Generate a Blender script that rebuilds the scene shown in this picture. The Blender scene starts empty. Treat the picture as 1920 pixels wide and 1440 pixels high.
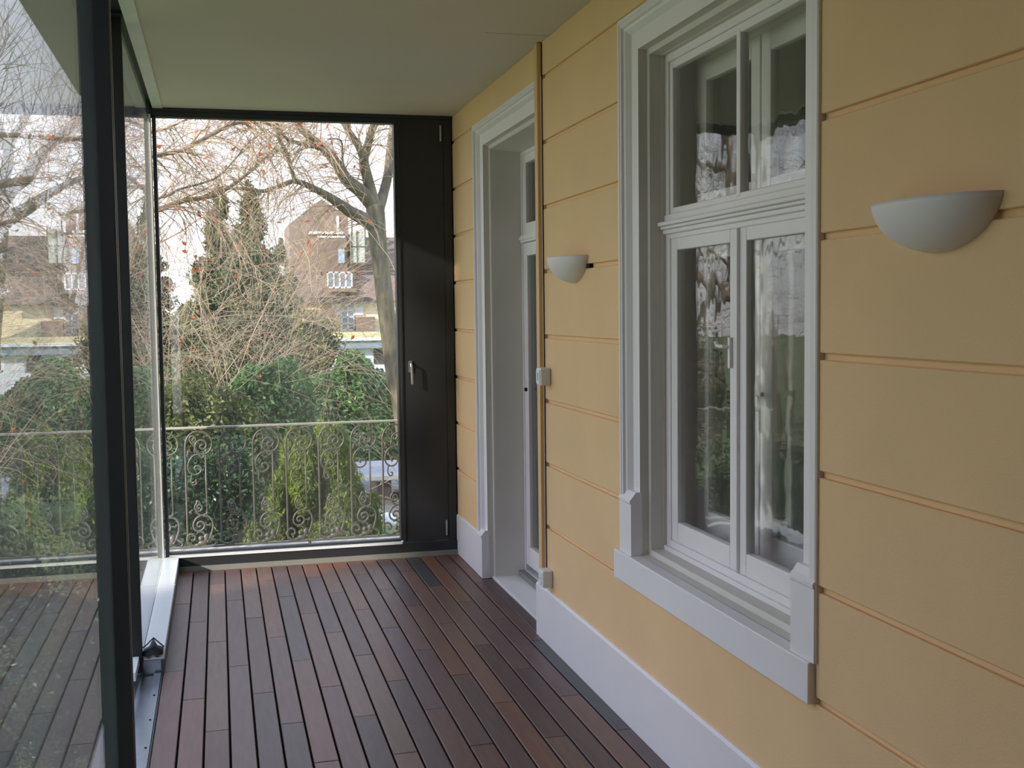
import bpy, math, random
import numpy as np
from mathutils import Matrix, Vector

S = bpy.context.scene
COL = S.collection
R = random.Random(7)
NR = np.random.RandomState(7)

# ---------------------------------------------------------------- camera, sky, sun, exposure
cam_data = bpy.data.cameras.new('camera')
cam_data.sensor_width = 36.0
cam_data.lens = 36.0 * 2150.0 / 1920.0
cam_data.clip_start = 0.02
cam_data.clip_end = 600
cam = bpy.data.objects.new('camera', cam_data)
COL.objects.link(cam)
def camera_matrix(yaw, pitch, roll, loc):
    fwd = Vector((math.sin(yaw)*math.cos(pitch), math.cos(yaw)*math.cos(pitch), math.sin(pitch)))
    right = Vector((math.cos(yaw), -math.sin(yaw), 0))
    down = fwd.cross(right)
    r2 = math.cos(roll)*right + math.sin(roll)*down
    d2 = -math.sin(roll)*right + math.cos(roll)*down
    m = Matrix.Identity(4)
    for i in range(3):
        m[i][0] = r2[i]; m[i][1] = -d2[i]; m[i][2] = -fwd[i]; m[i][3] = loc[i]
    return m
cam.matrix_world = camera_matrix(0.25033, -0.06523, 0.01198, (0, 0, 1.6))
S.camera = cam

world = bpy.data.worlds.new('sky'); S.world = world
world.use_nodes = True
wn = world.node_tree; wn.nodes.clear()
w_out = wn.nodes.new('ShaderNodeOutputWorld'); w_bg = wn.nodes.new('ShaderNodeBackground')
w_tc = wn.nodes.new('ShaderNodeTexCoord'); w_sep = wn.nodes.new('ShaderNodeSeparateXYZ')
w_ramp = wn.nodes.new('ShaderNodeValToRGB')
wn.links.new(w_tc.outputs['Generated'], w_sep.inputs[0])
wn.links.new(w_sep.outputs['Z'], w_ramp.inputs[0])
wn.links.new(w_ramp.outputs[0], w_bg.inputs[0]); wn.links.new(w_bg.outputs[0], w_out.inputs[0])
cr = w_ramp.color_ramp
cr.elements[0].position = 0.0; cr.elements[0].color = (0.86, 0.86, 0.88, 1)
cr.elements[1].position = 0.75; cr.elements[1].color = (0.56, 0.70, 1.0, 1)
e_ = cr.elements.new(0.18); e_.color = (0.72, 0.76, 0.86, 1)
w_bg.inputs[1].default_value = 3.4

sun_data = bpy.data.lights.new('sun', 'SUN')
sun_data.energy = 12.5; sun_data.angle = math.radians(1.2); sun_data.color = (1.0, 0.90, 0.74)
sun = bpy.data.objects.new('sun', sun_data); COL.objects.link(sun)
sun_el = math.radians(22)
sdir = Vector((-0.87*math.cos(sun_el), -0.493*math.cos(sun_el), math.sin(sun_el)))
sun.rotation_euler = sdir.to_track_quat('Z', 'Y').to_euler()
sun.location = (-20, 14, 12)

S.view_settings.view_transform = 'Standard'
S.view_settings.look = 'None'
S.view_settings.gamma = 1.0
S.view_settings.use_curve_mapping = False
S.view_settings.exposure = -0.56
try:
    S.cycles.max_bounces = 12; S.cycles.transparent_max_bounces = 24; S.cycles.glossy_bounces = 6
    S.cycles.diffuse_bounces = 6
except Exception: pass

# ---------------------------------------------------------------- materials
def lin(c):
    return tuple(((v/255.0)/12.92 if v/255.0 <= 0.04045 else ((v/255.0+0.055)/1.055)**2.4) for v in c)
def mat(name, col, rough=0.6, var=0.0, scale=4.0, bump=0.0, bscale=60.0, metal=0.0, spec=0.5, obj_random=None, stretch=None, translucent=0.0, detail=4.0):
    m = bpy.data.materials.new(name); m.use_nodes = True
    nt = m.node_tree; b = nt.nodes['Principled BSDF']
    c = lin(col)
    b.inputs['Base Color'].default_value = (*c, 1)
    b.inputs['Roughness'].default_value = rough
    b.inputs['Metallic'].default_value = metal
    b.inputs['Specular IOR Level'].default_value = spec
    tc = nt.nodes.new('ShaderNodeTexCoord'); mp = nt.nodes.new('ShaderNodeMapping')
    geo = nt.nodes.new('ShaderNodeNewGeometry')
    nt.links.new(geo.outputs['Position'], mp.inputs[0])
    if stretch: mp.inputs['Scale'].default_value = stretch
    colout = None
    if var > 0:
        n = nt.nodes.new('ShaderNodeTexNoise'); n.inputs['Scale'].default_value = scale; n.inputs['Detail'].default_value = detail
        nt.links.new(mp.outputs[0], n.inputs['Vector'])
        r = nt.nodes.new('ShaderNodeValToRGB')
        r.color_ramp.elements[0].position = 0.3; r.color_ramp.elements[1].position = 0.7
        r.color_ramp.elements[0].color = (*[v*(1-var) for v in c], 1)
        r.color_ramp.elements[1].color = (*[min(1, v*(1+var)) for v in c], 1)
        nt.links.new(n.outputs['Fac'], r.inputs[0]); colout = r.outputs[0]
    if obj_random:
        oi = nt.nodes.new('ShaderNodeObjectInfo'); rr = nt.nodes.new('ShaderNodeValToRGB')
        el = rr.color_ramp.elements
        rr.color_ramp.interpolation = 'CONSTANT'
        for i, cc in enumerate(obj_random):
            if i < 2: e = el[i]; e.position = i/len(obj_random)
            else: e = el.new(i/len(obj_random))
            e.color = (*lin(cc), 1)
        nt.links.new(oi.outputs['Random'], rr.inputs[0])
        if colout:
            mx = nt.nodes.new('ShaderNodeMix'); mx.data_type = 'RGBA'; mx.blend_type = 'MULTIPLY'; mx.inputs[0].default_value = 1.0
            nt.links.new(rr.outputs[0], mx.inputs[6]); nt.links.new(colout, mx.inputs[7]); colout = mx.outputs[2]
        else: colout = rr.outputs[0]
    if colout: nt.links.new(colout, b.inputs['Base Color'])
    if bump > 0:
        n2 = nt.nodes.new('ShaderNodeTexNoise'); n2.inputs['Scale'].default_value = bscale; n2.inputs['Detail'].default_value = 5
        nt.links.new(mp.outputs[0], n2.inputs['Vector'])
        bp = nt.nodes.new('ShaderNodeBump'); bp.inputs['Strength'].default_value = bump; bp.inputs['Distance'].default_value = 0.01
        nt.links.new(n2.outputs['Fac'], bp.inputs['Height']); nt.links.new(bp.outputs[0], b.inputs['Normal'])
    if translucent > 0:
        out = nt.nodes['Material Output']; tr = nt.nodes.new('ShaderNodeBsdfTranslucent'); ms = nt.nodes.new('ShaderNodeMixShader')
        ms.inputs[0].default_value = translucent
        if colout: nt.links.new(colout, tr.inputs[0])
        else: tr.inputs[0].default_value = (*c, 1)
        nt.links.new(b.outputs[0], ms.inputs[1]); nt.links.new(tr.outputs[0], ms.inputs[2]); nt.links.new(ms.outputs[0], out.inputs[0])
    return m

def glass(name, tint=(0.96, 0.98, 0.97), film=0.02, wav=0.0, wscale=(3, 3, 3), ior=1.5, filmcol=(0.75, 0.76, 0.7), filmvar=(1, 1, 1), film_hi=None):
    m = bpy.data.materials.new(name); m.use_nodes = True
    nt = m.node_tree; nt.nodes.clear()
    out = nt.nodes.new('ShaderNodeOutputMaterial')
    tr = nt.nodes.new('ShaderNodeBsdfTransparent'); tr.inputs[0].default_value = (*tint, 1)
    gl = nt.nodes.new('ShaderNodeBsdfGlossy'); gl.inputs['Roughness'].default_value = 0.0
    # Schlick reflectance that is the same for both faces of the thin pane
    r0 = ((ior-1)/(ior+1))**2
    g0 = nt.nodes.new('ShaderNodeNewGeometry'); dt_ = nt.nodes.new('ShaderNodeVectorMath'); dt_.operation = 'DOT_PRODUCT'
    nt.links.new(g0.outputs['Incoming'], dt_.inputs[0]); nt.links.new(g0.outputs['True Normal'], dt_.inputs[1])
    def mth(op, a, b_=None):
        n_ = nt.nodes.new('ShaderNodeMath'); n_.operation = op
        for k_, v_ in ((0, a), (1, b_)):
            if v_ is None: continue
            if isinstance(v_, float): n_.inputs[k_].default_value = v_
            else: nt.links.new(v_, n_.inputs[k_])
        return n_.outputs[0]
    c_ = mth('ABSOLUTE', dt_.outputs['Value'])
    fac = mth('ADD', mth('MULTIPLY', mth('POWER', mth('SUBTRACT', 1.0, c_), 5.0), 1.0-r0), r0)
    mx = nt.nodes.new('ShaderNodeMixShader')
    nt.links.new(fac, mx.inputs[0]); nt.links.new(tr.outputs[0], mx.inputs[1]); nt.links.new(gl.outputs[0], mx.inputs[2])
    geo = nt.nodes.new('ShaderNodeNewGeometry')
    if wav > 0:
        mp = nt.nodes.new('ShaderNodeMapping'); mp.inputs['Scale'].default_value = wscale
        nt.links.new(geo.outputs['Position'], mp.inputs[0])
        n = nt.nodes.new('ShaderNodeTexNoise'); n.inputs['Scale'].default_value = 1.0; n.inputs['Detail'].default_value = 2
        nt.links.new(mp.outputs[0], n.inputs['Vector'])
        bp = nt.nodes.new('ShaderNodeBump'); bp.inputs['Strength'].default_value = 1.0; bp.inputs['Distance'].default_value = wav
        nt.links.new(n.outputs['Fac'], bp.inputs['Height']); nt.links.new(bp.outputs[0], gl.inputs['Normal'])
    df = nt.nodes.new('ShaderNodeBsdfDiffuse'); df.inputs[0].default_value = (*filmcol, 1)
    tl = nt.nodes.new('ShaderNodeBsdfTranslucent'); tl.inputs[0].default_value = (*filmcol, 1)
    md = nt.nodes.new('ShaderNodeMixShader'); md.inputs[0].default_value = 0.5
    nt.links.new(df.outputs[0], md.inputs[1]); nt.links.new(tl.outputs[0], md.inputs[2])
    mf = nt.nodes.new('ShaderNodeMixShader'); mf.inputs[0].default_value = film
    if film_hi is not None:
        mp2 = nt.nodes.new('ShaderNodeMapping'); mp2.inputs['Scale'].default_value = filmvar
        nt.links.new(geo.outputs['Position'], mp2.inputs[0])
        n3 = nt.nodes.new('ShaderNodeTexNoise'); n3.inputs['Scale'].default_value = 1.0; n3.inputs['Detail'].default_value = 5
        nt.links.new(mp2.outputs[0], n3.inputs['Vector'])
        mr = nt.nodes.new('ShaderNodeMapRange'); mr.inputs[1].default_value = 0.4; mr.inputs[2].default_value = 0.75
        mr.inputs[3].default_value = film; mr.inputs[4].default_value = film_hi
        nt.links.new(n3.outputs['Fac'], mr.inputs[0]); nt.links.new(mr.outputs[0], mf.inputs[0])
    nt.links.new(mx.outputs[0], mf.inputs[1]); nt.links.new(md.outputs[0], mf.inputs[2])
    nt.links.new(mf.outputs[0], out.inputs[0])
    return m

M = {}
M['yellow'] = mat('yellow_plaster', (236, 199, 151), 0.85, 0.035, 2.5, 0.12, 220)
M['duct'] = mat('duct_paint', (224, 188, 138), 0.6, 0.03, 6)
M['white'] = mat('white_paint', (238, 232, 234), 0.45, 0.015, 5, 0.03, 90)
M['reveal'] = mat('reveal_paint', (216, 209, 202), 0.6, 0.02, 5, 0.04, 90)
M['ceiling'] = mat('ceiling_paint', (214, 205, 196), 0.9, 0.02, 1.5, 0.05, 150)
M['black'] = mat('anthracite_metal', (44, 47, 51), 0.45, 0.1, 3)
M['black2'] = mat('black_rubber', (24, 25, 27), 0.6)
M['gasket'] = mat('grey_rubber', (58, 64, 60), 0.6)
M['steel'] = mat('brushed_steel', (205, 205, 205), 0.28, metal=1.0)
M['alu'] = mat('aluminium', (232, 234, 234), 0.35, 0.04, 8, metal=0.1)
M['alu_white'] = mat('white_sheet', (232, 237, 242), 0.25, 0.02, 6)
M['track'] = mat('track_metal', (150, 158, 168), 0.3, 0.05, 20, metal=0.8)
M['kick'] = mat('kick_sheet', (138, 138, 134), 0.5, 0.05, 10)
M['iron'] = mat('wrought_iron', (104, 102, 96), 0.4, 0.15, 30)
M['rail'] = mat('handrail_paint', (176, 172, 160), 0.5, 0.08, 10)
M['lamp'] = mat('lamp_ceramic', (234, 228, 228), 0.55, 0.01, 5)
M['plastic'] = mat('white_plastic', (232, 233, 236), 0.35)
M['plastic_dark'] = mat('grey_plastic', (110, 115, 135), 0.4)
M['dark'] = mat('dark_hole', (20, 18, 16), 0.9)
M['plank'] = mat('deck_wood', (225, 225, 225), 0.40, 0.16, 7.0, 0.08, 60, stretch=(7, 0.8, 3), detail=6,
    obj_random=[(122, 90, 84), (132, 94, 82), (114, 88, 86), (106, 86, 84), (138, 98, 80), (122, 94, 88), (84, 82, 84), (128, 100, 86), (114, 84, 76), (116, 92, 92), (134, 102, 90), (100, 78, 76), (126, 92, 84), (110, 86, 84)])
M['joist'] = mat('under_deck', (22, 20, 20), 0.9)
M['room'] = mat('room_wall', (188, 186, 176), 0.9)
M['roomfloor'] = mat('room_floor', (84, 66, 48), 0.5)
M['pane_new'] = glass('clear_pane', (0.965, 0.97, 0.97), 0.03, 0.0, ior=1.72, filmcol=(0.7, 0.78, 0.8), film_hi=0.07, filmvar=(1.6, 2, 0.7))
M['pane_end'] = glass('dusty_pane', (0.97, 0.975, 0.97), 0.012, 0.0, film_hi=0.06, filmvar=(3.2, 2, 0.8))
M['pane_old'] = glass('old_wavy_pane', (0.98, 0.99, 0.98), 0.008, 0.0013, (3, 7, 4), ior=1.62)
M['pane_old2'] = glass('inner_pane', (0.97, 0.98, 0.97), 0.010, 0.0008, (3, 5, 3), ior=1.55)
M['bark'] = mat('bark', (112, 104, 88), 0.9, 0.45, 14, 1.0, 30, stretch=(1, 1, 0.25))
M['bark_b'] = mat('bark_brown', (130, 112, 96), 0.9, 0.25, 6)
M['twig'] = mat('twig', (180, 156, 132), 0.8, 0.25, 2)
M['orange_leaf'] = mat('orange_leaf', (206, 108, 62), 0.7, 0.3, 1.5, translucent=0.4)
M['leaf_laurel'] = mat('laurel_leaf', (84, 118, 68), 0.35, 0.55, 1.8, translucent=0.2)
M['leaf_dark'] = mat('dark_leaf', (62, 88, 54), 0.35, 0.5, 2.2, translucent=0.15)
M['leaf_red'] = mat('mixed_leaf', (104, 112, 62), 0.5, 0.6, 2.0, translucent=0.25)
M['leaf_gold'] = mat('golden_leaf', (96, 112, 34), 0.7, 0.6, 7.0, translucent=0.3)
M['leaf_fir'] = mat('fir_needles', (92, 104, 72), 0.7, 0.45, 0.8, translucent=0.1)
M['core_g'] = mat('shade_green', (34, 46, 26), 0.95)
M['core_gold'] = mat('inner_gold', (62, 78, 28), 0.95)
M['grass'] = mat('lawn', (112, 128, 76), 0.95, 0.35, 0.6)
M['paving'] = mat('garden_paving', (116, 114, 108), 0.9, 0.2, 1.2)
M['stone'] = mat('stone_slab', (138, 142, 150), 0.7, 0.08, 5)
M['stone_dark'] = mat('stone_pier', (92, 84, 84), 0.9, 0.15, 5)
M['h_white'] = mat('render_white', (214, 222, 236), 0.8, 0.04, 0.5)
M['h_fascia'] = mat('fascia_blue', (128, 148, 168), 0.5, 0.05, 1)
M['h_edge'] = mat('roof_edge', (222, 230, 240), 0.5)
M['h_ochre'] = mat('ochre_strip', (190, 178, 128), 0.8, 0.2, 0.6)
M['h_yellow'] = mat('render_yellow', (234, 218, 184), 0.85, 0.08, 0.6)
M['h_brown'] = mat('balcony_brown', (118, 100, 92), 0.8, 0.1, 1)
M['h_tile'] = mat('brown_tile', (116, 102, 96), 0.85, 0.25, 1.6)
M['h_tile2'] = mat('brown_shingle', (128, 112, 104), 0.85, 0.2, 2.2)
M['h_glass'] = mat('house_glass', (112, 132, 152), 0.1, 0.2, 0.6, spec=1.0)
M['h_glass_sky'] = mat('roof_glass', (150, 182, 220), 0.08, spec=1.0)
M['h_frame'] = mat('house_frame', (236, 240, 246), 0.5)
M['h_dark'] = mat('house_dark', (58, 56, 60), 0.7)
M['h_cons'] = mat('conservatory_glass', (176, 186, 178), 0.1, 0.2, 1.0, spec=1.0)
M['slab'] = mat('slab_render', (190, 186, 176), 0.9, 0.05, 3)
M['lump_white'] = mat('lump_white', (240, 242, 246), 0.7)

# ---------------------------------------------------------------- mesh helpers
class MB:
    def __init__(s): s.v = []; s.f = []
    def add(s, vs, fs):
        o = len(s.v); s.v += [tuple(p) for p in vs]; s.f += [tuple(i+o for i in f) for f in fs]; return s
    def box(s, x0, x1, y0, y1, z0, z1):
        return s.add([(x0,y0,z0),(x1,y0,z0),(x1,y1,z0),(x0,y1,z0),(x0,y0,z1),(x1,y0,z1),(x1,y1,z1),(x0,y1,z1)],
            [(0,3,2,1),(4,5,6,7),(0,1,5,4),(1,2,6,5),(2,3,7,6),(3,0,4,7)])
    def chbox(s, x0, x1, y0, y1, z0, z1, c):
        """box whose face at x0 (towards -X) has chamfered edges"""
        return s.add([(x1,y0,z0),(x1,y1,z0),(x1,y1,z1),(x1,y0,z1),(x0+c,y0,z0),(x0+c,y1,z0),(x0+c,y1,z1),(x0+c,y0,z1),
            (x0,y0+c,z0+c),(x0,y1-c,z0+c),(x0,y1-c,z1-c),(x0,y0+c,z1-c)],
            [(0,3,2,1),(8,9,10,11)][::1] + [(4,5,9,8),(5,6,10,9),(6,7,11,10),(7,4,8,11),(0,1,5,4),(1,2,6,5),(2,3,7,6),(3,0,4,7)])
    def tube(s, pts, rad, n=6, cap=True):
        pts = [Vector(p) for p in pts]; k = len(pts)
        if not hasattr(rad, '__len__'): rad = [rad]*k
        vs = []; fs = []
        prev = None
        for i in range(k):
            t = (pts[min(i+1, k-1)] - pts[max(i-1, 0)])
            if t.length < 1e-9: t = Vector((0,0,1))
            t.normalize()
            if prev is None:
                a = Vector((0,0,1)) if abs(t.z) < 0.9 else Vector((1,0,0))
                u = t.cross(a).normalized()
            else:
                u = (prev - t*prev.dot(t))
                u = u.normalized() if u.length > 1e-6 else t.orthogonal().normalized()
            prev = u; w = t.cross(u)
            for j in range(n):
                a = 2*math.pi*j/n
                vs.append(pts[i] + (u*math.cos(a) + w*math.sin(a))*rad[i])
        for i in range(k-1):
            for j in range(n):
                j2 = (j+1) % n
                fs.append((i*n+j, i*n+j2, (i+1)*n+j2, (i+1)*n+j))
        if cap:
            fs.append(tuple(range(n-1, -1, -1))); fs.append(tuple((k-1)*n+j for j in range(n)))
        return s.add(vs, fs)
    def sphere(s, c, r, seg=10, rings=6, sc=(1,1,1), noise=0.0, seed=0):
        rr = random.Random(seed); vs = [(c[0], c[1], c[2]+r*sc[2])]
        for i in range(1, rings):
            th = math.pi*i/rings
            for j in range(seg):
                ph = 2*math.pi*j/seg; q = r*(1+noise*(rr.random()-0.5)*2)
                vs.append((c[0]+q*sc[0]*math.sin(th)*math.cos(ph), c[1]+q*sc[1]*math.sin(th)*math.sin(ph), c[2]+q*sc[2]*math.cos(th)))
        vs.append((c[0], c[1], c[2]-r*sc[2])); fs = []
        for j in range(seg): fs.append((0, 1+j, 1+(j+1) % seg))
        for i in range(rings-2):
            for j in range(seg):
                a = 1+i*seg+j; b = 1+i*seg+(j+1) % seg
                fs.append((a, a+seg, b+seg, b))
        last = len(vs)-1
        for j in range(seg): fs.append((last, 1+(rings-2)*seg+(j+1) % seg, 1+(rings-2)*seg+j))
        return s.add(vs, fs)
    def sweep(s, rect, prof, closed=False, bottom=None):
        """moulding round an opening. rect=(ynear,yfar,ztop,zbot); prof=[(inset, x)...]; U shape unless closed"""
        yn, yf, zt, zb = rect; cols = []
        for d, x in prof:
            zlow = (zb if not closed else zb + (d - prof[0][0]))
            st = [(x, yf-d, zlow), (x, yf-d, zt-d), (x, yn+d, zt-d), (x, yn+d, zlow)]
            cols.append(st)
        n = 4; vs = [p for c in cols for p in c]; fs = []
        for i in range(len(cols)-1):
            for j in range(n if closed else n-1):
                j2 = (j+1) % n
                fs.append((i*n+j, i*n+j2, (i+1)*n+j2, (i+1)*n+j))
        return s.add(vs, fs)
    def mesh(s, name, m=None, smooth=False):
        me = bpy.data.meshes.new(name); me.from_pydata(s.v, [], s.f)
        if m is not None: me.materials.append(m)
        if smooth: me.shade_smooth()
        return me
    def build(s, name, m=None, parent=None, smooth=False, bevel=0.0, label=None):
        me = s.mesh(name, m, smooth)
        return link(name, me, parent, bevel, label)
def link(name, me, parent=None, bevel=0.0, label=None):
    o = bpy.data.objects.new(name, me); COL.objects.link(o)
    if parent is not None: o.parent = parent
    if bevel:
        b = o.modifiers.new('bevel', 'BEVEL'); b.width = bevel; b.segments = 2; b.limit_method = 'ANGLE'
    if label: o['label'] = label
    return o
def thing(name, label, cat, loc=(0,0,0), group=None, kind=None):
    o = bpy.data.objects.new(name, None); o.empty_display_size = 0.1; COL.objects.link(o)
    o['label'] = label; o['category'] = cat
    if group: o['group'] = group
    if kind: o['kind'] = kind
    return o
def struct(name, label, cat): return thing(name, label, cat, kind='structure')
def tag(o, label, cat, kind=None, group=None):
    o['label'] = label; o['category'] = cat
    if kind: o['kind'] = kind
    if group: o['group'] = group
    return o

# ---------------------------------------------------------------- dimensions
XW = 1.497; ZC = 2.84; YE = 7.33; YB = -1.4
XD0, XD1 = -0.277, 1.487
GRO = [0.0, 0.562, 0.862, 1.164, 1.469, 1.775, 2.075, 2.376, 2.676, ZC]
WIN = (2.658, 4.157, 2.675, 0.664)
DOOR = (5.22, 6.709, 2.682, 0.0)

# ---------------------------------------------------------------- floor
floor_o = struct('floor', 'reddish brown hardwood deck of the porch laid in staggered boards', 'floor')
MB().box(-0.30, 1.60, YB, 7.40, -0.25, -0.024).build('underlay', M['joist'], floor_o)
pw = 0.0945; gap = 0.0080; L = 1.228
y = None
plank_cache = {}
def plank_mesh(w, l):
    key = (round(w, 3), round(l, 3))
    if key not in plank_cache:
        b = MB(); c = 0.0022
        b.add([(0,0,-0.02),(w,0,-0.02),(w,l,-0.02),(0,l,-0.02),(0,0,-c),(w,0,-c),(w,l,-c),(0,l,-c),(c,c,0),(w-c,c,0),(w-c,l-c,0),(c,l-c,0)],
            [(0,3,2,1),(8,9,10,11),(4,5,9,8),(5,6,10,9),(6,7,11,10),(7,4,8,11),(0,1,5,4),(1,2,6,5),(2,3,7,6),(3,0,4,7)])
        plank_cache[key] = b.mesh('plank', M['plank'])
    return plank_cache[key]
JOINT = {0: 6.488, 1: 6.080, 2: 6.910}
c = 0
x = XD0
while x < 1.55:
    w = pw - gap
    x1 = x + w
    if x1 > 1.50 and x < 1.487: x1 = 1.4845
    y0min = YB; y1max = 7.295
    if x > 1.486: y0min, y1max = 5.38, 6.57; x1 = 1.546
    j = JOINT[c % 3] + 2*L
    while j > y1max: j -= L
    cuts = [y1max]
    while j > y0min: cuts.append(j); j -= L
    cuts.append(y0min)
    for k in range(len(cuts)-1):
        ya, yb = cuts[k+1] + 0.0013, cuts[k] - 0.0013
        if yb - ya < 0.03: continue
        o = link('plank', plank_mesh(x1 - x, yb - ya), floor_o)
        o.location = (x, ya, R.uniform(-0.0006, 0.0006))
    x += pw; c += 1
    if 1.50 < x < 1.53: x = 1.4865

# ---------------------------------------------------------------- ceiling and roof
ceil_o = struct('ceiling', 'plain matt off-white ceiling slab over the porch', 'ceiling')
MB().box(-0.286, XW+0.02, YB, 7.42, ZC, ZC+0.10).build('ceiling_board', M['ceiling'], ceil_o)
MB().box(-0.345, -0.286, YB, 7.34, ZC-0.006, ZC+0.08).build('edge_channel', M['alu'], ceil_o, label='grey metal edge channel beside the sliding track')
MB().box(-0.80, 1.9, YB-0.2, 7.75, ZC+0.13, ZC+0.36).build('roof_slab', M['slab'], ceil_o)
MB().box(1.2, 1.497, 5.10, 5.30, ZC-0.002, ZC+0.01).build('cover_plate', M['ceiling'], ceil_o)

# ---------------------------------------------------------------- right wall
wall = struct('wall_right', 'yellow plaster house wall with long horizontal joints', 'wall')
core = MB()
xa, xb = XW+0.013, XW+0.33
ZL = 0.0
core.box(xa, xb, YB, WIN[0]+0.010, -0.25, ZC)
core.box(xa, xb, WIN[0]+0.010, WIN[1]-0.010, -0.25, WIN[3]-0.01)
core.box(xa, xb, WIN[0]+0.010, WIN[1]-0.010, WIN[2]-0.010, ZC)
core.box(xa, xb, WIN[1]-0.010, DOOR[0]+0.010, -0.25, ZC)
core.box(xa, xb, DOOR[0]+0.010, DOOR[1]-0.010, DOOR[2]-0.010, ZC)
core.box(xa, xb, DOOR[0]+0.010, DOOR[1]-0.010, -0.25, -0.03)
core.box(xa, xb, DOOR[1]-0.010, 7.6, -0.25, ZC)
core.build('wall_core', M['yellow'], wall)
for k in range(len(GRO)-1):
    z0 = GRO[k] + (0.009 if k else 0); z1 = GRO[k+1] - (0.009 if k < len(GRO)-2 else 0)
    if k == 0: segs = [(YB, DOOR[0]+0.01), (DOOR[1]-0.01, 7.36)]
    elif k == len(GRO)-2: segs = [(YB, 7.36)]
    else: segs = [(YB, WIN[0]+0.012), (WIN[1]-0.012, DOOR[0]+0.012), (DOOR[1]-0.012, 7.36)]
    for a, b in segs:
        MB().chbox(XW, XW+0.014, a, b, z0, z1, 0.0025).build('plaster_block', M['yellow'], wall)
def baseboard(name, y0, y1, label):
    b = MB(); x0 = 1.483 if y0 < 0 else 1.4865
    b.add([(XW+0.01,y0,0),(x0,y0,0),(x0,y0,0.252),(x0+0.008,y0,0.262),(XW+0.01,y0,0.262),
           (XW+0.01,y1,0),(x0,y1,0),(x0,y1,0.252),(x0+0.008,y1,0.262),(XW+0.01,y1,0.262)],
          [(0,1,2,3,4),(9,8,7,6,5),(0,5,6,1),(1,6,7,2),(2,7,8,3),(3,8,9,4)])
    o = b.build(name, M['white']); tag(o, label, 'baseboard', 'structure'); return o
baseboard('baseboard_right', YB, 5.372, 'white painted plinth board running below the window')
baseboard('baseboard_right', 6.62, 7.335, 'short white painted plinth board between door and dark panel')

PROF_A = [(0, XW+0.012), (0, 1.490), (0.004, 1.487), (0.016, 1.487), (0.019, 1.491), (0.034, 1.489), (0.037, 1.499), (0.046, 1.503), (0.057, 1.516), (0.062, 1.522), (0.127, 1.523)]
def opening_trim(root, rect, depth):
    MB().sweep((rect[0], rect[1], rect[2], rect[3]), PROF_A).build('casing', M['white'], root)

# ---------------------------------------------------------------- window in the wall
win = struct('window_1', 'tall white double box window with six panes in the yellow wall', 'window')
opening_trim(win, WIN, 0)
inner = (WIN[0], WIN[1], WIN[2], WIN[3])
# recess steps (closed ring)
b = MB(); b.sweep((WIN[0], WIN[1], WIN[2], 0.6655), [(0.127, 1.523), (0.130, 1.556), (0.150, 1.558), (0.153, 1.62), (0.153, 1.66)], closed=True)
b.build('reveal', M['reveal'], win)
MB().box(1.475, 1.60, 2.672, 4.197, 0.551, 0.664).build('sill', M['white'], win, bevel=0.004)
def plinth_block(root, yA, yB_, z0, z1, inner_is_low):
    b = MB(); b.box(1.4855, 1.53, yA, yB_, z0, z1-0.045)
    # moulded top easing back to the casing
    xs = [(1.4855, z1-0.045), (1.481, z1-0.04), (1.481, z1-0.030), (1.492, z1-0.018), (1.505, z1)]
    for i in range(len(xs)-1):
        (xa_, za_), (xb_, zb_) = xs[i], xs[i+1]
        b.add([(xa_, yA, za_), (xa_, yB_, za_), (xb_, yB_, zb_), (xb_, yA, zb_), (1.53, yA, za_), (1.53, yB_, za_), (1.53, yB_, zb_), (1.53, yA, zb_)],
              [(0,3,2,1), (0,4,7,3), (1,2,6,5), (3,7,6,2), (0,1,5,4)])
    b.build('plinth_block', M['white'], root)
plinth_block(win, WIN[1]-0.129, WIN[1]-0.002, 0.664, 0.905, True)
plinth_block(win, WIN[0]+0.002, WIN[0]+0.129, 0.664, 0.905, True)
yn, yf = WIN[0]+0.153, WIN[1]-0.153
zt, zb = WIN[2]-0.153, 0.687
ym = 3.40
fr = MB()
def ring(b, x0, x1, y0, y1, z0, z1, w, wb=None, wt=None):
    wb = w if wb is None else wb; wt = w if wt is None else wt
    b.box(x0, x1, y0, y0+w, z0, z1); b.box(x0, x1, y1-w, y1, z0, z1)
    b.box(x0, x1, y0+w, y1-w, z0, z0+wb); b.box(x0, x1, y0+w, y1-w, z1-wt, z1)
ring(fr, 1.618, 1.66, yn, yf, zb, 1.90, 0.042, 0.045, 0.05)
ring(fr, 1.618, 1.66, yn, yf, 1.90, zt, 0.030, 0.04, 0.03)
fr.box(1.606, 1.62, yn, yf, zb, zb+0.020)
fr.build('frame', M['white'], win, bevel=0.003)
up = MB(); ring(up, 1.624, 1.655, yn+0.030, yf-0.030, 1.935, zt-0.03, 0.028)
up.box(1.622, 1.655, ym-0.0145, ym+0.0145, 1.95, zt-0.05)
up.build('upper_sash', M['white'], win, bevel=0.004)
tb = MB()
for (x0, z0, z1) in ((1.585, 1.897, 1.912), (1.596, 1.885, 1.897), (1.606, 1.868, 1.885), (1.612, 1.915, 1.94)):
    tb.box(x0, 1.63, yn, yf, z0, z1)
tb.build('transom_rail', M['white'], win, bevel=0.004)
MB().box(1.637, 1.641, yn+0.055, ym-0.012, 1.96, zt-0.055).build('pane', M['pane_old'], win)
MB().box(1.637, 1.641, ym+0.012, yf-0.055, 1.96, zt-0.055).build('pane', M['pane_old'], win)
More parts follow.
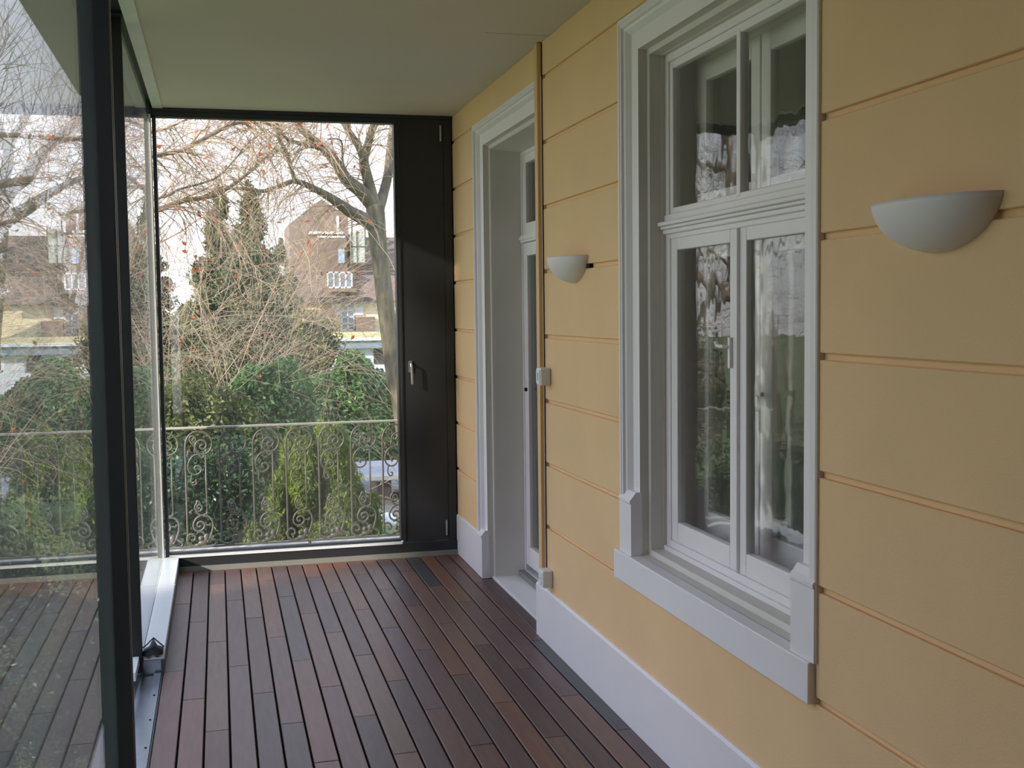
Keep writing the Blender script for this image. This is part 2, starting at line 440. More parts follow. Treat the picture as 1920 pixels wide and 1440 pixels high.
for (a, c_) in ((yn+0.042, ym-0.004), (ym+0.004, yf-0.042)):
    cs = MB(); ring(cs, 1.622, 1.655, a, c_, zb+0.045, 1.852, 0.056, 0.075, 0.045)
    o = cs.build('casement', M['white'], win, bevel=0.004)
    MB().box(1.637, 1.641, a+0.053, c_-0.053, zb+0.117, 1.81).build('pane', M['pane_old'], o)
MB().box(1.611, 1.625, ym-0.015, ym+0.018, zb+0.05, 1.85).build('meeting_strip', M['white'], win, bevel=0.004)
kn = MB(); kn.box(1.600, 1.613, ym+0.014, ym+0.03, 1.40, 1.50)
kn.tube([(1.606, ym+0.022, 1.47), (1.585, ym+0.03, 1.47), (1.583, ym+0.075, 1.472), (1.583, ym+0.085, 1.485)], 0.006, 8)
kn.build('handle', M['white'], win, bevel=0.002)
# inner window of the box window
XI = 1.745
iw = MB(); ring(iw, XI, XI+0.04, yn-0.03, yf+0.03, zb+0.03, 1.90, 0.05)
ring(iw, XI, XI+0.04, yn-0.03, yf+0.03, 1.90, zt, 0.05)
iw.build('inner_frame', M['white'], win, bevel=0.003)
for (a, c_) in ((yn+0.02, ym+0.065), (ym+0.075, yf-0.035)):
    cs = MB(); ring(cs, XI-0.012, XI+0.02, a, c_, zb+0.08, 1.86, 0.085, 0.08)
    o = cs.build('inner_casement', M['white'], win, bevel=0.004)
    MB().box(XI+0.004, XI+0.008, a+0.07, c_-0.07, zb+0.15, 1.79).build('pane', M['pane_old2'], o)
    cs = MB(); ring(cs, XI-0.010, XI+0.02, a, c_, 1.95, zt-0.04, 0.065)
    o = cs.build('inner_upper_sash', M['white'], win, bevel=0.004)
    MB().box(XI+0.004, XI+0.008, a+0.06, c_-0.06, 2.0, zt-0.10).build('pane', M['pane_old2'], o)
lv = MB(); lv.tube([(XI-0.012, 3.49, 1.31), (XI-0.045, 3.49, 1.31), (XI-0.047, 3.475, 1.31), (XI-0.047, 3.38, 1.315)], 0.008, 8)
lv.box(XI-0.018, XI-0.011, 3.475, 3.505, 1.25, 1.37)
lv.build('lever_handle', M['steel'], win, smooth=False, label='grey metal lever handle of the inner casement')
bl = MB(); ring(bl, 1.655, XI+0.002, yn-0.03, yf+0.03, zb, zt+0.0, 0.012)
bl.build('box_lining', M['reveal'], win)

# ---------------------------------------------------------------- door in the wall
door = struct('door_1', 'white glazed balcony door set deep in the yellow wall', 'door')
MB().sweep(DOOR, PROF_A).build('casing', M['white'], door)
MB().sweep(DOOR, [(0.127, 1.523), (0.130, 1.556), (0.150, 1.558), (0.153, 1.562), (0.174, 1.737), (0.174, 1.80)]).build('reveal', M['reveal'], door)
plinth_block(door, DOOR[1]-0.129, DOOR[1]-0.002, 0.0, 0.285, True)
MB().box(1.548, 1.715, DOOR[0]+0.13, DOOR[1]-0.13, -0.02, 0.012).build('threshold', M['white'], door, bevel=0.004)
MB().box(1.700, 1.80, DOOR[0]+0.13, DOOR[1]-0.13, -0.02, 0.045).build('sill_plate', M['kick'], door, label='grey metal sill plate under the door leaf')
dn, df_ = DOOR[0]+0.174, DOOR[1]-0.174
dt = DOOR[2]-0.174
fr = MB(); ring(fr, 1.737, 1.79, dn, df_, 0.045, dt, 0.02, 0.005, 0.02)
fr.box(1.730, 1.79, dn, df_, 1.985, 2.03); fr.box(1.722, 1.735, dn, df_, 2.0, 2.018); fr.build('frame', M['white'], door, bevel=0.003)
us = MB(); ring(us, 1.742, 1.785, dn+0.02, df_-0.02, 2.03, dt-0.02, 0.07, 0.065, 0.05); o = us.build('upper_sash', M['white'], door, bevel=0.004)
MB().box(1.76, 1.764, dn+0.085, df_-0.085, 2.09, dt-0.065).build('pane', M['pane_old'], o)
dm = (dn+df_)/2
for (a, c_) in ((dn+0.02, dm-0.002), (dm+0.002, df_-0.02)):
    lf = MB(); ring(lf, 1.742, 1.785, a, c_, 0.085, 1.982, 0.085, 0.115, 0.075)
    o = lf.build('door_leaf', M['white'], door, bevel=0.004)
    MB().box(1.76, 1.764, a+0.08, c_-0.08, 0.19, 1.91).build('pane', M['pane_old'], o)
MB().tube([(1.742, 6.46, 1.13), (1.728, 6.46, 1.13)], 0.011, 8).build('knob', M['dark'], door, label='small dark door knob')

# masonry behind the reveals
for (rect, dd, zlow) in ((WIN, 0.16, 0.70), (DOOR, 0.18, -0.25)):
    mb_ = MB()
    mb_.box(1.60 if rect is WIN else 1.74, 1.84, rect[0]-0.02, rect[0]+dd-0.005, -0.25, rect[2]+0.1)
    mb_.box(1.60 if rect is WIN else 1.74, 1.84, rect[1]-dd+0.005, rect[1]+0.02, -0.25, rect[2]+0.1)
    mb_.box(1.60 if rect is WIN else 1.74, 1.84, rect[0], rect[1], rect[2]-dd+0.005, ZC)
    mb_.build('masonry', M['reveal'], wall)
# room behind the wall
room = struct('wall_back', 'dim grey wall of the room seen behind the panes', 'wall')
rb = MB(); rb.box(xb, 5.0, -0.5, 7.4, -0.3, -0.02); rb.box(xb, 5.0, -0.5, 7.4, 2.9, 3.0)
rb.box(5.0, 5.1, -0.5, 7.4, -0.3, 3.0); rb.box(xb, 5.1, -0.6, -0.5, -0.3, 3.0); rb.box(xb, 5.1, 7.4, 7.5, -0.3, 3.0)
rb.build('room_shell', M['room'], room)

# ---------------------------------------------------------------- duct, switch, socket
duct = thing('cable_duct', 'slim yellow painted cable duct running floor to ceiling beside the door', 'duct')
MB().box(1.472, XW, 5.222, 5.272, 0.31, ZC-0.004).build('duct_cover', M['duct'], duct, bevel=0.0015)
MB().box(1.4935, XW+0.001, 5.216, 5.222, 0.30, ZC-0.004).build('dark_strip', M['dark'], duct)  # near-black strip along the duct edge
def wall_box(name, label, cat, z0, z1, kind):
    t = thing(name, label, cat)
    MB().box(1.447, 1.4965, 5.118, 5.199, z0, z1).build('housing', M['plastic'], t, bevel=0.006)
    if kind == 'switch':
        MB().box(1.4435, 1.4475, 5.128, 5.189, z0+0.009, z1-0.009).build('rocker', M['plastic'], t, bevel=0.002)
        MB().box(1.4425, 1.4437, 5.152, 5.160, z0+0.022, z1-0.022).build('indicator', M['plastic_dark'], t, label='narrow bluish indicator window')
    else:
        MB().tube([(1.4475, 5.158, (z0+z1)/2), (1.4445, 5.158, (z0+z1)/2)], 0.029, 20).build('socket_ring', M['plastic'], t)
        for q in (-0.010, 0.010):
            MB().tube([(1.4446, 5.158+q, (z0+z1)/2), (1.4436, 5.158+q, (z0+z1)/2)], 0.0035, 8).build('contact_hole', M['plastic_dark'], t)
wall_box('light_switch', 'white surface mounted light switch on the yellow duct', 'switch', 1.243, 1.324, 'switch')
wall_box('power_socket', 'white surface mounted power socket just above the plinth board', 'socket', 0.287, 0.368, 'socket')

# ---------------------------------------------------------------- wall lamps
def wall_lamp(yc, zt_, label, clip):
    t = thing('wall_lamp', label, 'lamp', group='half bowl lamps on the yellow wall')
    a, bb, h = 0.205, 0.105, 0.112
    nb, nr = 28, 12; vs = []; fs = []
    th = 0.006
    for shell in (0, 1):
        sc_ = 1.0 - shell*0.04
        for i in range(nr+1):
            q = i/nr
            rr = max(0.0, math.cos(q*math.pi/2))**1.05; zz = zt_ - h*sc_*math.sin(q*math.pi/2)**1.1
            for j in range(nb+1):
                ph = math.pi*j/nb
                vs.append((XW - bb*sc_*rr*math.sin(ph), yc + a*sc_*rr*math.cos(ph), zz))
    W = nb+1; K = (nr+1)*W
    for i in range(nr):
        for j in range(nb):
            p = i*W+j; fs.append((p, p+1, p+1+W, p+W)); fs.append((K+p, K+p+W, K+p+1+W, K+p+1))
    for j in range(nb): fs.append((j, K+j, K+j+1, j+1))
    b = MB(); b.add(vs, fs)
    b.build('shade', M['lamp'], t, smooth=True)
    m_ = MB(); m_.box(XW-0.03, XW, yc-0.09, yc+0.09, zt_-0.075, zt_-0.025); m_.build('mount', M['white'], t)
    if clip:
        MB().box(XW-0.006, XW+0.008, yc-a-0.025, yc-a+0.012, zt_-0.055, zt_-0.037).build('cable_clip', M['dark'], t, label='small dark clip at the joint')
    return t
wall_lamp(2.158, 1.821, 'white half bowl wall lamp on the bare wall nearer the camera than the window', False)
wall_lamp(4.755, 1.821, 'smaller looking white half bowl wall lamp between the cable duct and window', True)

# ---------------------------------------------------------------- glazed end wall
endw = struct('window_2', 'large fixed pane in anthracite frame closing the end of the porch', 'window')
f = MB()
f.box(-0.36, 1.49, YE, YE+0.07, 2.787, ZC)
f.box(-0.345, 1.49, YE-0.015, YE+0.07, 2.82, ZC)
f.box(-0.352, -0.330, YE, YE+0.07, 0.09, 2.787)
f.box(1.118, 1.134, YE, YE+0.07, 0.105, 2.787)
f.box(-0.272, 1.487, YE-0.02, YE+0.05, 0.030, 0.090)
f.box(-0.33, 1.118, YE+0.005, YE+0.05, 0.100, 0.116)
f.box(1.46, 1.53, YE+0.035, YE+0.07, -0.02, ZC)
f.build('frame', M['black'], endw, bevel=0.002)
MB().box(-0.33, 1.12, YE+0.03, YE+0.042, 0.11, 2.79).build('pane', M['pane_end'], endw)
MB().box(-0.272, 1.122, YE-0.028, YE+0.028, 0.088, 0.1005).build('sill_strip', M['alu_white'], endw, label='pale metal strip along the pane foot')
MB().box(-0.272, 1.487, YE-0.033, YE+0.03, -0.02, 0.030).build('kick_strip', M['kick'], endw, label='grey metal strip against the deck end')

pd = struct('door_2', 'anthracite solid panel door leaf beside the large end pane', 'door')
MB().box(1.134, 1.437, YE+0.002, YE+0.05, 0.095, 2.80).build('leaf', M['black'], pd, bevel=0.003)
p2 = MB(); p2.box(1.134, 1.150, YE-0.008, YE+0.01, 0.10, 2.79); p2.box(1.437, 1.4885, YE-0.004, YE+0.05, 0.03, 2.82); p2.box(1.150, 1.437, YE-0.002, YE+0.01, 0.095, 0.115)
p2.build('edge_profile', M['black'], pd, bevel=0.002)
hd = MB(); hd.box(1.184, 1.208, YE-0.012, YE+0.002, 1.20, 1.275)
hd.tube([(1.196, YE-0.01, 1.255), (1.196, YE-0.045, 1.255), (1.198, YE-0.05, 1.24), (1.202, YE-0.05, 1.125)], [0.008, 0.008, 0.009, 0.008], 10)
hd.build('handle', M['steel'], pd, bevel=0.001)
for zc in (2.73, 0.175):
    MB().tube([(1.418, YE-0.008, zc-0.05), (1.418, YE-0.008, zc+0.05)], 0.0065, 10).build('hinge', M['steel'], pd)

# ---------------------------------------------------------------- left glazing
post = MB().box(-0.405, -0.358, YE-0.02, YE+0.07, 0.09, 2.80).build('trim_1', M['alu'], None, bevel=0.004)
tag(post, 'pale aluminium corner post between the side glazing and end pane', 'post', 'structure')
sp = struct('trim_2', 'white sheet metal sill plate under the far side pane', 'sill')
MB().box(-0.362, -0.272, 5.26, YE+0.02, 0.060, 0.092).build('inner_plate', M['alu_white'], sp, bevel=0.003)
MB().box(-0.460, -0.376, 5.0, YE+0.02, 0.050, 0.088).build('outer_plate', M['alu_white'], sp, bevel=0.003)
MB().box(-0.455, -0.287, 5.262, YE, -0.05, 0.058).build('support', M['track'], sp)
MB().box(-0.376, -0.362, 5.26, YE, 0.05, 0.080).build('glass_groove', M['gasket'], sp)
MB().box(-0.3635, -0.270, 6.55, 6.575, 0.0915, 0.0935).build('joint_strip', M['alu'], sp)
tk = struct('trim_3', 'metal floor track with screws beside the deck edge', 'track')
MB().box(-0.46, -0.286, YB, 5.24, -0.04, -0.006).build('channel_bed', M['track'], tk)
MB().box(-0.316, -0.286, YB, 5.24, -0.006, 0.006).build('screw_rail', M['track'], tk)
MB().box(-0.372, -0.362, YB, 5.24, -0.006, 0.018).build('rib', M['track'], tk)
MB().box(-0.470, -0.40, YB, 4.98, -0.01, 0.02).build('outer_flange', M['alu_white'], tk)
MB().box(-0.2845, -0.2785, YB, 7.30, -0.03, 0.003).build('rubber_edge', M['gasket'], tk)
MB().box(-0.286, -0.272, 5.24, 7.30, -0.03, 0.060).build('upstand', M['gasket'], tk)
scr = MB().tube([(0, 0, 0), (0, 0, 0.0025)], 0.0045, 8).mesh('screw', M['dark'])
for i in range(14):
    o = link('screw', scr, tk); o.location = (-0.300, 4.93 - i*0.30, 0.006)
gk = MB()
gv = [(-0.362, 5.330, 0.094), (-0.340, 5.345, 0.100), (-0.322, 5.375, 0.128), (-0.305, 5.340, 0.104), (-0.276, 5.325, 0.097),
      (-0.364, 5.255, 0.099), (-0.338, 5.250, 0.112), (-0.318, 5.256, 0.118), (-0.300, 5.250, 0.108), (-0.274, 5.256, 0.100),
      (-0.362, 5.250, 0.082), (-0.338, 5.243, 0.078), (-0.318, 5.247, 0.086), (-0.300, 5.243, 0.080), (-0.276, 5.250, 0.086)]
gk.add(gv, [(k, k+1, k+6, k+5) for k in range(4)] + [(k+5, k+6, k+11, k+10) for k in range(4)] + [(0, 5, 10), (4, 14, 9)])
gk.add([(x, y+0.004, z-0.012) for x, y, z in gv[:5]] + [(x, y+0.008, z-0.008) for x, y, z in gv[10:]], [(k, k+5, k+6, k+1) for k in range(4)])
gk.tube([(-0.364, 5.335, 0.097), (-0.322, 5.376, 0.128), (-0.276, 5.328, 0.098)], [0.003, 0.004, 0.003], 6)
tag(gk.build('rubber_seal', M['black2'], None, smooth=True), 'crumpled black rubber seal on the end of the white sill plate', 'seal')

ht = struct('trim_4', 'dark recessed head track above the side glazing', 'track')
MB().box(-0.50, -0.345, YB, YE+0.05, 2.95, 2.97).build('track_bed', M['black'], ht)
MB().box(-0.395, -0.345, YB, YE, 2.875, 2.95).build('track_rail', M['black'], ht)
MB().box(-0.52, -0.44, YB, YE+0.08, 2.82, 2.98).build('outer_rail', M['black'], ht)
MB().box(-0.52, -0.28, YE-0.005, YE+0.09, 2.79, 2.98).build('end_cap', M['black'], ht)

far = struct('door_3', 'far sliding glass leaf closing the side beyond the dark stiles', 'door')
MB().box(-0.374, -0.364, 5.27, YE-0.02, 0.075, 2.90).build('pane', M['pane_new'], far)
MB().box(-0.412, -0.364, 5.235, 5.275, 0.012, 2.90).build('stile', M['black2'], far, bevel=0.003)
MB().box(-0.407, -0.358, 5.18, 5.236, 2.86, 2.93).build('carriage', M['black2'], far, bevel=0.004)

near = struct('door_4', 'near sliding glass leaf in anthracite frame mirroring the deck', 'door')
n0, n1 = 1.25, 3.185
MB().box(-0.295, -0.290, n0, n1+0.01, 0.05, 2.78).build('pane', M['pane_new'], near)
for (a, c_) in ((n1, n1+0.055), (n0-0.055, n0)):
    MB().box(-0.325, -0.2510, a, c_, 0.012, 2.835).build('stile', M['black'], near, bevel=0.0015)
MB().box(-0.325, -0.2755, n0, n1, 0.012, 0.055).build('bottom_rail', M['black'], near, bevel=0.002)
MB().box(-0.325, -0.2755, n0, n1, 2.775, 2.835).build('top_rail', M['black'], near, bevel=0.002)
MB().box(-0.2515, -0.2495, n1+0.030, n1+0.050, 0.02, 2.82).build('edge_highlight', M['kick'], near)  # pale strip drawing a highlight line along the stile edge
near2 = struct('shade_panel', 'unseen anthracite panel added to darken the side next to the camera', 'wall')  # unseen panel added to cut the light near the camera
MB().box(-0.33, -0.27, YB, 1.19, 0.0, 2.835).build('panel', M['black'], near2)
wb = MB().box(-0.50, XW+0.3, YB-0.12, YB, -0.2, ZC+0.1).build('wall_rear', M['yellow']); tag(wb, 'plain rear wall closing the porch behind the camera', 'wall', 'structure')

# ---------------------------------------------------------------- balcony slab and railing outside
led = MB().box(-0.66, 1.95, 7.40, 7.80, -0.22, 0.045).build('trim_5', M['slab']); tag(led, 'narrow pale concrete ledge outside the end pane', 'ledge', 'structure')
YR = 7.60
rail = thing('balcony_railing', 'curly wrought iron railing with flat pale handrail outside the end pane', 'railing')
def spiral(cx, cz, r0, r1, a0, a1, n=26):
    out = []
    for i in range(n+1):
        t = i/n; a = math.radians(a0 + (a1-a0)*t); r = r0 + (r1-r0)*t
        out.append((cx + r*math.cos(a), 0, cz + r*math.sin(a)))
    return out
RA = 0.0070
def U(u, v): return ((u-222)/1230.0, 0, 0.860-(v-112)/1230.0)
def smooth_path(pts, n=5):
    out = []; P = [Vector(p) for p in pts]
    for i in range(len(P)-1):
        p0 = P[max(i-1, 0)]; p1 = P[i]; p2 = P[i+1]; p3 = P[min(i+2, len(P)-1)]
        for k in range(n):
            t = k/n
            out.append(0.5*((2*p1)+(-p0+p2)*t+(2*p0-5*p1+4*p2-p3)*t*t+(-p0+3*p1-3*p2+p3)*t*t*t))
    out.append(P[-1]); return out
motif = {}
b = MB(); b.tube(smooth_path([U(222, 1040), U(222, 700), U(222, 300), U(224, 235), U(240, 185), U(272, 150), U(318, 136), U(372, 148), U(412, 182), U(428, 230), U(416, 280), U(384, 312), U(345, 318), U(312, 298), U(298, 262), U(306, 228), U(332, 208), U(364, 212), U(384, 238), U(378, 266), U(354, 278), U(336, 262), U(342, 246), U(354, 247)]), RA, 6)
motif['crook'] = b.mesh('crook', M['iron'], True)
b = MB(); b.tube([U(375, 318), U(375, 600), U(378, 815)], RA*0.85, 6); motif['straight_bar'] = b.mesh('straight_bar', M['iron'], True)
b = MB(); b.tube(smooth_path([U(303, 245), U(298, 262), U(276, 232), U(258, 205), U(262, 178), U(284, 172), U(303, 188), U(302, 210), U(286, 216), U(276, 204)]), RA*0.8, 6)
b.sphere(U(245, 300), 0.011, 8, 6); b.tube(smooth_path([U(224, 330), U(238, 318), U(256, 306), U(258, 288), U(242, 282)]), RA*0.8, 6)
b.tube(smooth_path([U(298, 262), U(292, 290), U(296, 305)]), RA*0.9, 6)
b.sphere(U(318, 128), 0.010, 8, 6, sc=(1, 0.8, 1)); motif['upper_curl'] = b.mesh('upper_curl', M['iron'], True)
b = MB(); b.tube(smooth_path([U(372, 326), U(348, 346), U(336, 330), U(310, 318), U(272, 338), U(246, 380), U(240, 425), U(255, 462), U(292, 480), U(328, 465), U(342, 437), U(326, 412), U(298, 412), U(290, 430), U(304, 440)]), RA*0.9, 6)
b.tube(smooth_path([U(268, 474), U(262, 510), U(264, 540), U(280, 560), U(300, 552), U(298, 534), U(284, 534)]), RA*0.8, 6)
motif['middle_scroll'] = b.mesh('middle_scroll', M['iron'], True)
b = MB(); b.sphere(U(303, 694), 0.010, 8, 6)
b.tube(smooth_path([U(322, 742), U(306, 752), U(300, 736), U(316, 720), U(334, 730), U(338, 752), U(318, 772), U(290, 764), U(282, 738), U(292, 715), U(303, 700)]), RA*0.8, 6)
b.tube(smooth_path([U(286, 752), U(300, 785), U(330, 805), U(360, 800), U(378, 782), U(366, 772)]), RA*0.9, 6)
b.tube(smooth_path([U(330, 806), U(292, 828), U(270, 868), U(272, 905), U(298, 930), U(330, 925), U(352, 900), U(352, 872), U(330, 856), U(306, 862), U(298, 882), U(310, 898), U(324, 888)]), RA, 6)
b.tube(smooth_path([U(345, 812), U(385, 818), U(412, 850), U(418, 895), U(408, 945), U(392, 985), U(372, 1020), U(355, 1040)]), RA, 6)
b.tube(smooth_path([U(352, 885), U(372, 885), U(392, 888), U(398, 872)]), RA*0.8, 6)
b.tube(smooth_path([U(298, 940), U(330, 938), U(352, 960), U(360, 990), U(350, 1015)]), RA*0.9, 6)
b.sphere(U(322, 990), 0.016, 8, 6); b.sphere(U(365, 985), 0.018, 8, 6, sc=(1, .6, 1.5)); b.sphere(U(338, 1025), 0.020, 8, 6, sc=(1.6, .6, .8)); b.sphere(U(300, 1040), 0.012, 8, 6, sc=(1.8, .6, .8))
b.tube(smooth_path([U(392, 975), U(412, 1000), U(432, 1010), U(444, 1030), U(432, 1044)]), RA, 6)
motif['lower_scroll'] = b.mesh('lower_scroll', M['iron'], True)
b = MB(); b.tube(smooth_path([U(300, 1052), U(262, 1046), U(232, 1030), U(216, 995), U(226, 962), U(254, 952), U(276, 968), U(278, 992), U(262, 1004), U(252, 994)]), RA*1.05, 6)
motif['foot_scroll'] = b.mesh('foot_scroll', M['iron'], True)
pitch = 0.2115; xk0 = -0.121 - 0.103
for k in range(-2, 8):
    xo = xk0 + k*pitch
    for nm, me in motif.items():
        o = link(nm, me, rail); o.location = (xo, YR, 0)
x_l, x_r = -0.655, 1.93
MB().box(x_l, x_r, YR-0.022, YR+0.022, 0.858, 0.871).build('handrail', M['rail'], rail, bevel=0.003)
MB().box(x_l, x_r, YR-0.012, YR+0.012, 0.086, 0.098).build('bottom_rail', M['iron'], rail)
for xx in (x_l+0.01, 0.55, x_r-0.01):
    MB().tube([(xx, YR, 0.04), (xx, YR, 0.09)], 0.010, 8).build('foot', M['iron'], rail)

# ---------------------------------------------------------------- garden
GZ = -3.0
g = MB(); g.add([(-90,-40,GZ),(90,-40,GZ),(90,160,GZ),(-90,160,GZ)], [(0,1,2,3)])
tag(g.build('ground', M['grass']), 'green lawn of the garden below the porch', 'lawn', 'structure')
pv = struct('trim_7', 'grey stone paving around the stone garden table', 'paving')
for i in range(5):
    for j in range(6):
        MB().box(3.3+i*0.62, 3.3+i*0.62+0.60, 25.2+j*0.92, 25.2+j*0.92+0.89, GZ, GZ+0.04+0.004*((i*3+j) % 3)).build('paving_stone', M['paving'], pv, bevel=0.006)

def leaf_mesh(name, C, ln, wd, m, up=0.0, seed=1, core=None):
    """C: (N,3) centres. rhombic leaves of random attitude; up>0 makes them stand"""
    r = np.random.RandomState(seed); N = len(C)
    a = r.normal(size=(N, 3)); a[:, 2] += up*3; a /= np.linalg.norm(a, axis=1)[:, None]
    h = r.normal(size=(N, 3)); b = np.cross(a, h); b /= np.linalg.norm(b, axis=1)[:, None]
    l = (ln*(0.6+0.8*r.rand(N)))[:, None]; w = (wd*(0.6+0.8*r.rand(N)))[:, None]
    V = np.empty((N, 4, 3)); V[:, 0] = C-a*l/2; V[:, 1] = C+b*w/2-a*l*0.08; V[:, 2] = C+a*l/2; V[:, 3] = C-b*w/2-a*l*0.08
    me = bpy.data.meshes.new(name)
    me.vertices.add(N*4); me.vertices.foreach_set('co', V.reshape(-1))
    me.loops.add(N*4); me.loops.foreach_set('vertex_index', np.arange(N*4))
    me.polygons.add(N); me.polygons.foreach_set('loop_start', np.arange(N)*4); me.polygons.foreach_set('loop_total', np.full(N, 4))
    me.update(); me.validate(); me.materials.append(m)
    return me
def lobes_points(lobes, n, seed, lo=0.72, hi=1.05):
    r = np.random.RandomState(seed); wts = np.array([l[3]*l[4]*l[5] for l in lobes])**(2/3); wts = wts/wts.sum()
    idx = r.choice(len(lobes), size=n, p=wts); Lb = np.array(lobes)[idx]
    d = r.normal(size=(n, 3)); d /= np.linalg.norm(d, axis=1)[:, None]
    q = (lo+(hi-lo)*r.rand(n)**0.7)[:, None]
    return Lb[:, :3] + d*q*Lb[:, 3:6]
def bush(name, label, cat, base, lobes, n, ln, wd, leafmat, coremat, up=0.0, seed=3, group=None, lo=0.72, ck=0.72):
    t = thing(name, label, cat, group=group)
    cb = MB()
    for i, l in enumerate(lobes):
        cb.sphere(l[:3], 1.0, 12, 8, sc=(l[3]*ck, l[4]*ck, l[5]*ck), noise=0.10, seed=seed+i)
    cb.build('inner_core', coremat, t)  # solid dark core added so the foliage is not see-through
    st = MB(); st.tube([(base[0], base[1], GZ-0.02), (base[0], base[1], lobes[0][2])], [0.07, 0.04], 7); st.build('stem', M['bark_b'], t)
    me = leaf_mesh('leaves', lobes_points(lobes, n, seed, lo), ln, wd, leafmat, up, seed)
    o = link('leaves', me, t); o['kind'] = 'stuff'
    return t

# golden conifer just outside the railing
lob = []
rr_ = random.Random(5)
for i in range(64):
    zz = rr_.uniform(-2.2, 0.20); w_ = 0.92*(1-((zz+2.6)/3.35)**1.2)+0.04
    a_ = rr_.uniform(0, 6.28)
    lob.append((0.88+w_*math.cos(a_)*0.85, 11.0+w_*math.sin(a_)*0.85, zz, 0.15, 0.17, 0.36))
lob.append((0.93, 11.0, 0.12, 0.10, 0.10, 0.46)); lob.append((0.70, 11.0, -0.05, 0.09, 0.11, 0.40)); lob.append((1.14, 10.9, -0.16, 0.10, 0.12, 0.40)); lob.append((0.48, 10.9, -0.35, 0.10, 0.12, 0.36)); lob.append((0.25, 10.9, -0.75, 0.12, 0.14, 0.40)); lob.append((1.40, 10.9, -0.50, 0.10, 0.12, 0.36))
lob.append((0.88, 11.0, -1.7, 0.62, 0.62, 1.3))
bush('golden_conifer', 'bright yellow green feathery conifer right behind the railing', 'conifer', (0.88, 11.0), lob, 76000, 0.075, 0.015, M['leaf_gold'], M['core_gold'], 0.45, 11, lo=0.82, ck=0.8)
# dark evergreen left of it
lob = [(-0.25, 11.6, -0.9, 0.62, 0.6, 1.1), (-0.55, 11.4, -0.3, 0.4, 0.4, 0.62), (0.08, 11.7, -0.15, 0.33, 0.35, 0.55), (-0.9, 11.6, -0.6, 0.45, 0.5, 0.85), (0.25, 11.5, -1.1, 0.35, 0.4, 0.75), (-0.4, 11.5, -2.2, 0.9, 0.7, 0.9)]
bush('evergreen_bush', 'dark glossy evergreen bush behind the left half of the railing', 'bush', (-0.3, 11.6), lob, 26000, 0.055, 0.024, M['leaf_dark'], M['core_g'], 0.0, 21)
# laurel hedge plants in the middle distance
lob = [(0.7, 22, -0.55, 0.75, 0.7, 1.15), (1.2, 22.2, -0.5, 0.6, 0.6, 1.2), (0.3, 21.8, -0.9, 0.5, 0.6, 1.2), (0.9, 22, -2.0, 1.2, 0.9, 1.2)]
bush('laurel_bush', 'broad green laurel bush in the middle of the pane view', 'bush', (0.8, 22), lob, 20000, 0.12, 0.045, M['leaf_laurel'], M['core_g'], 0.1, 31)
lob = [(3.85, 34, -1.0, 0.75, 0.9, 1.38), (4.5, 34, -1.45, 0.7, 0.9, 1.3), (3.0, 34.2, -1.55, 0.9, 0.9, 1.3), (4.9, 33.8, -1.7, 0.55, 0.7, 1.2), (3.9, 34, -2.1, 1.6, 1.1, 1.1)]
bush('laurel_bush', 'taller fresh green laurel bush just left of the big trunk', 'bush', (3.9, 34), lob, 26000, 0.17, 0.065, M['leaf_laurel'], M['core_g'], 0.1, 41)
lob = [(-0.35, 16.5, -0.2, 0.55, 0.6, 0.95), (0.15, 16.7, -0.45, 0.5, 0.6, 0.95), (-0.8, 16.5, -0.4, 0.55, 0.6, 1.0), (0.55, 16.9, -0.9, 0.45, 0.5, 0.9), (-0.2, 16.5, -1.8, 1.0, 0.8, 1.3)]
bush('mixed_shrub', 'green shrub with rusty red leaves at the left edge of the end pane', 'shrub', (-0.2, 16.6), lob, 22000, 0.085, 0.04, M['leaf_red'], M['core_g'], 0.0, 51)
# tall firs and evergreens further off
def fir(label, bx, by, top, rad, n, seed, group=None):
    lob = []; r0 = random.Random(seed); H = top-GZ
    for i in range(60):
        q = r0.random()**0.8; zz = GZ+H*(0.12+0.86*q); w_ = rad*(1-q)**0.85
        a_ = r0.uniform(0, 6.28); lob.append((bx+w_*0.7*math.cos(a_), by+w_*0.7*math.sin(a_), zz, w_*0.38+0.1, w_*0.38+0.1, H*0.035+0.12))
    lob.append((bx, by, GZ+H*0.42, rad*0.40, rad*0.40, H*0.42))
    return bush('fir_tree', label, 'tree', (bx, by), lob, n, 0.20*(rad/2.2)+0.05, 0.05*(rad/2.2)+0.02, M['leaf_fir'], M['core_g'], -0.1, seed, group, 0.75)
fir('dark fir behind the twigs left of the roof gable', 1.1, 38, 6.0, 1.7, 12000, 61)
fir('broad dark fir rising behind the left end of the white house', 0.2, 46, 6.4, 2.4, 12000, 62)
fir('dark fir hugging the left wall of the brown roofed house', 4.3, 80, 6.6, 2.4, 12000, 63)

fir('dark fir at the back edge of the garden, half hidden by tan twigs', -3.2, 52, 6.5, 2.6, 10000, 64)
fir('lone dark fir far back behind the side hedge', -8.5, 58, 7.5, 3.0, 10000, 65)
lob = [(-9+i*2.3, 62+(i % 2), -0.6+0.5*math.sin(i*2.1), 1.9, 1.2, 2.2) for i in range(7)]
bush('boundary_hedge', 'tall mixed hedge closing the far end of the garden', 'hedge', (-3, 62), lob, 14000, 0.24, 0.10, M['leaf_red'], M['core_g'], 0, 83)
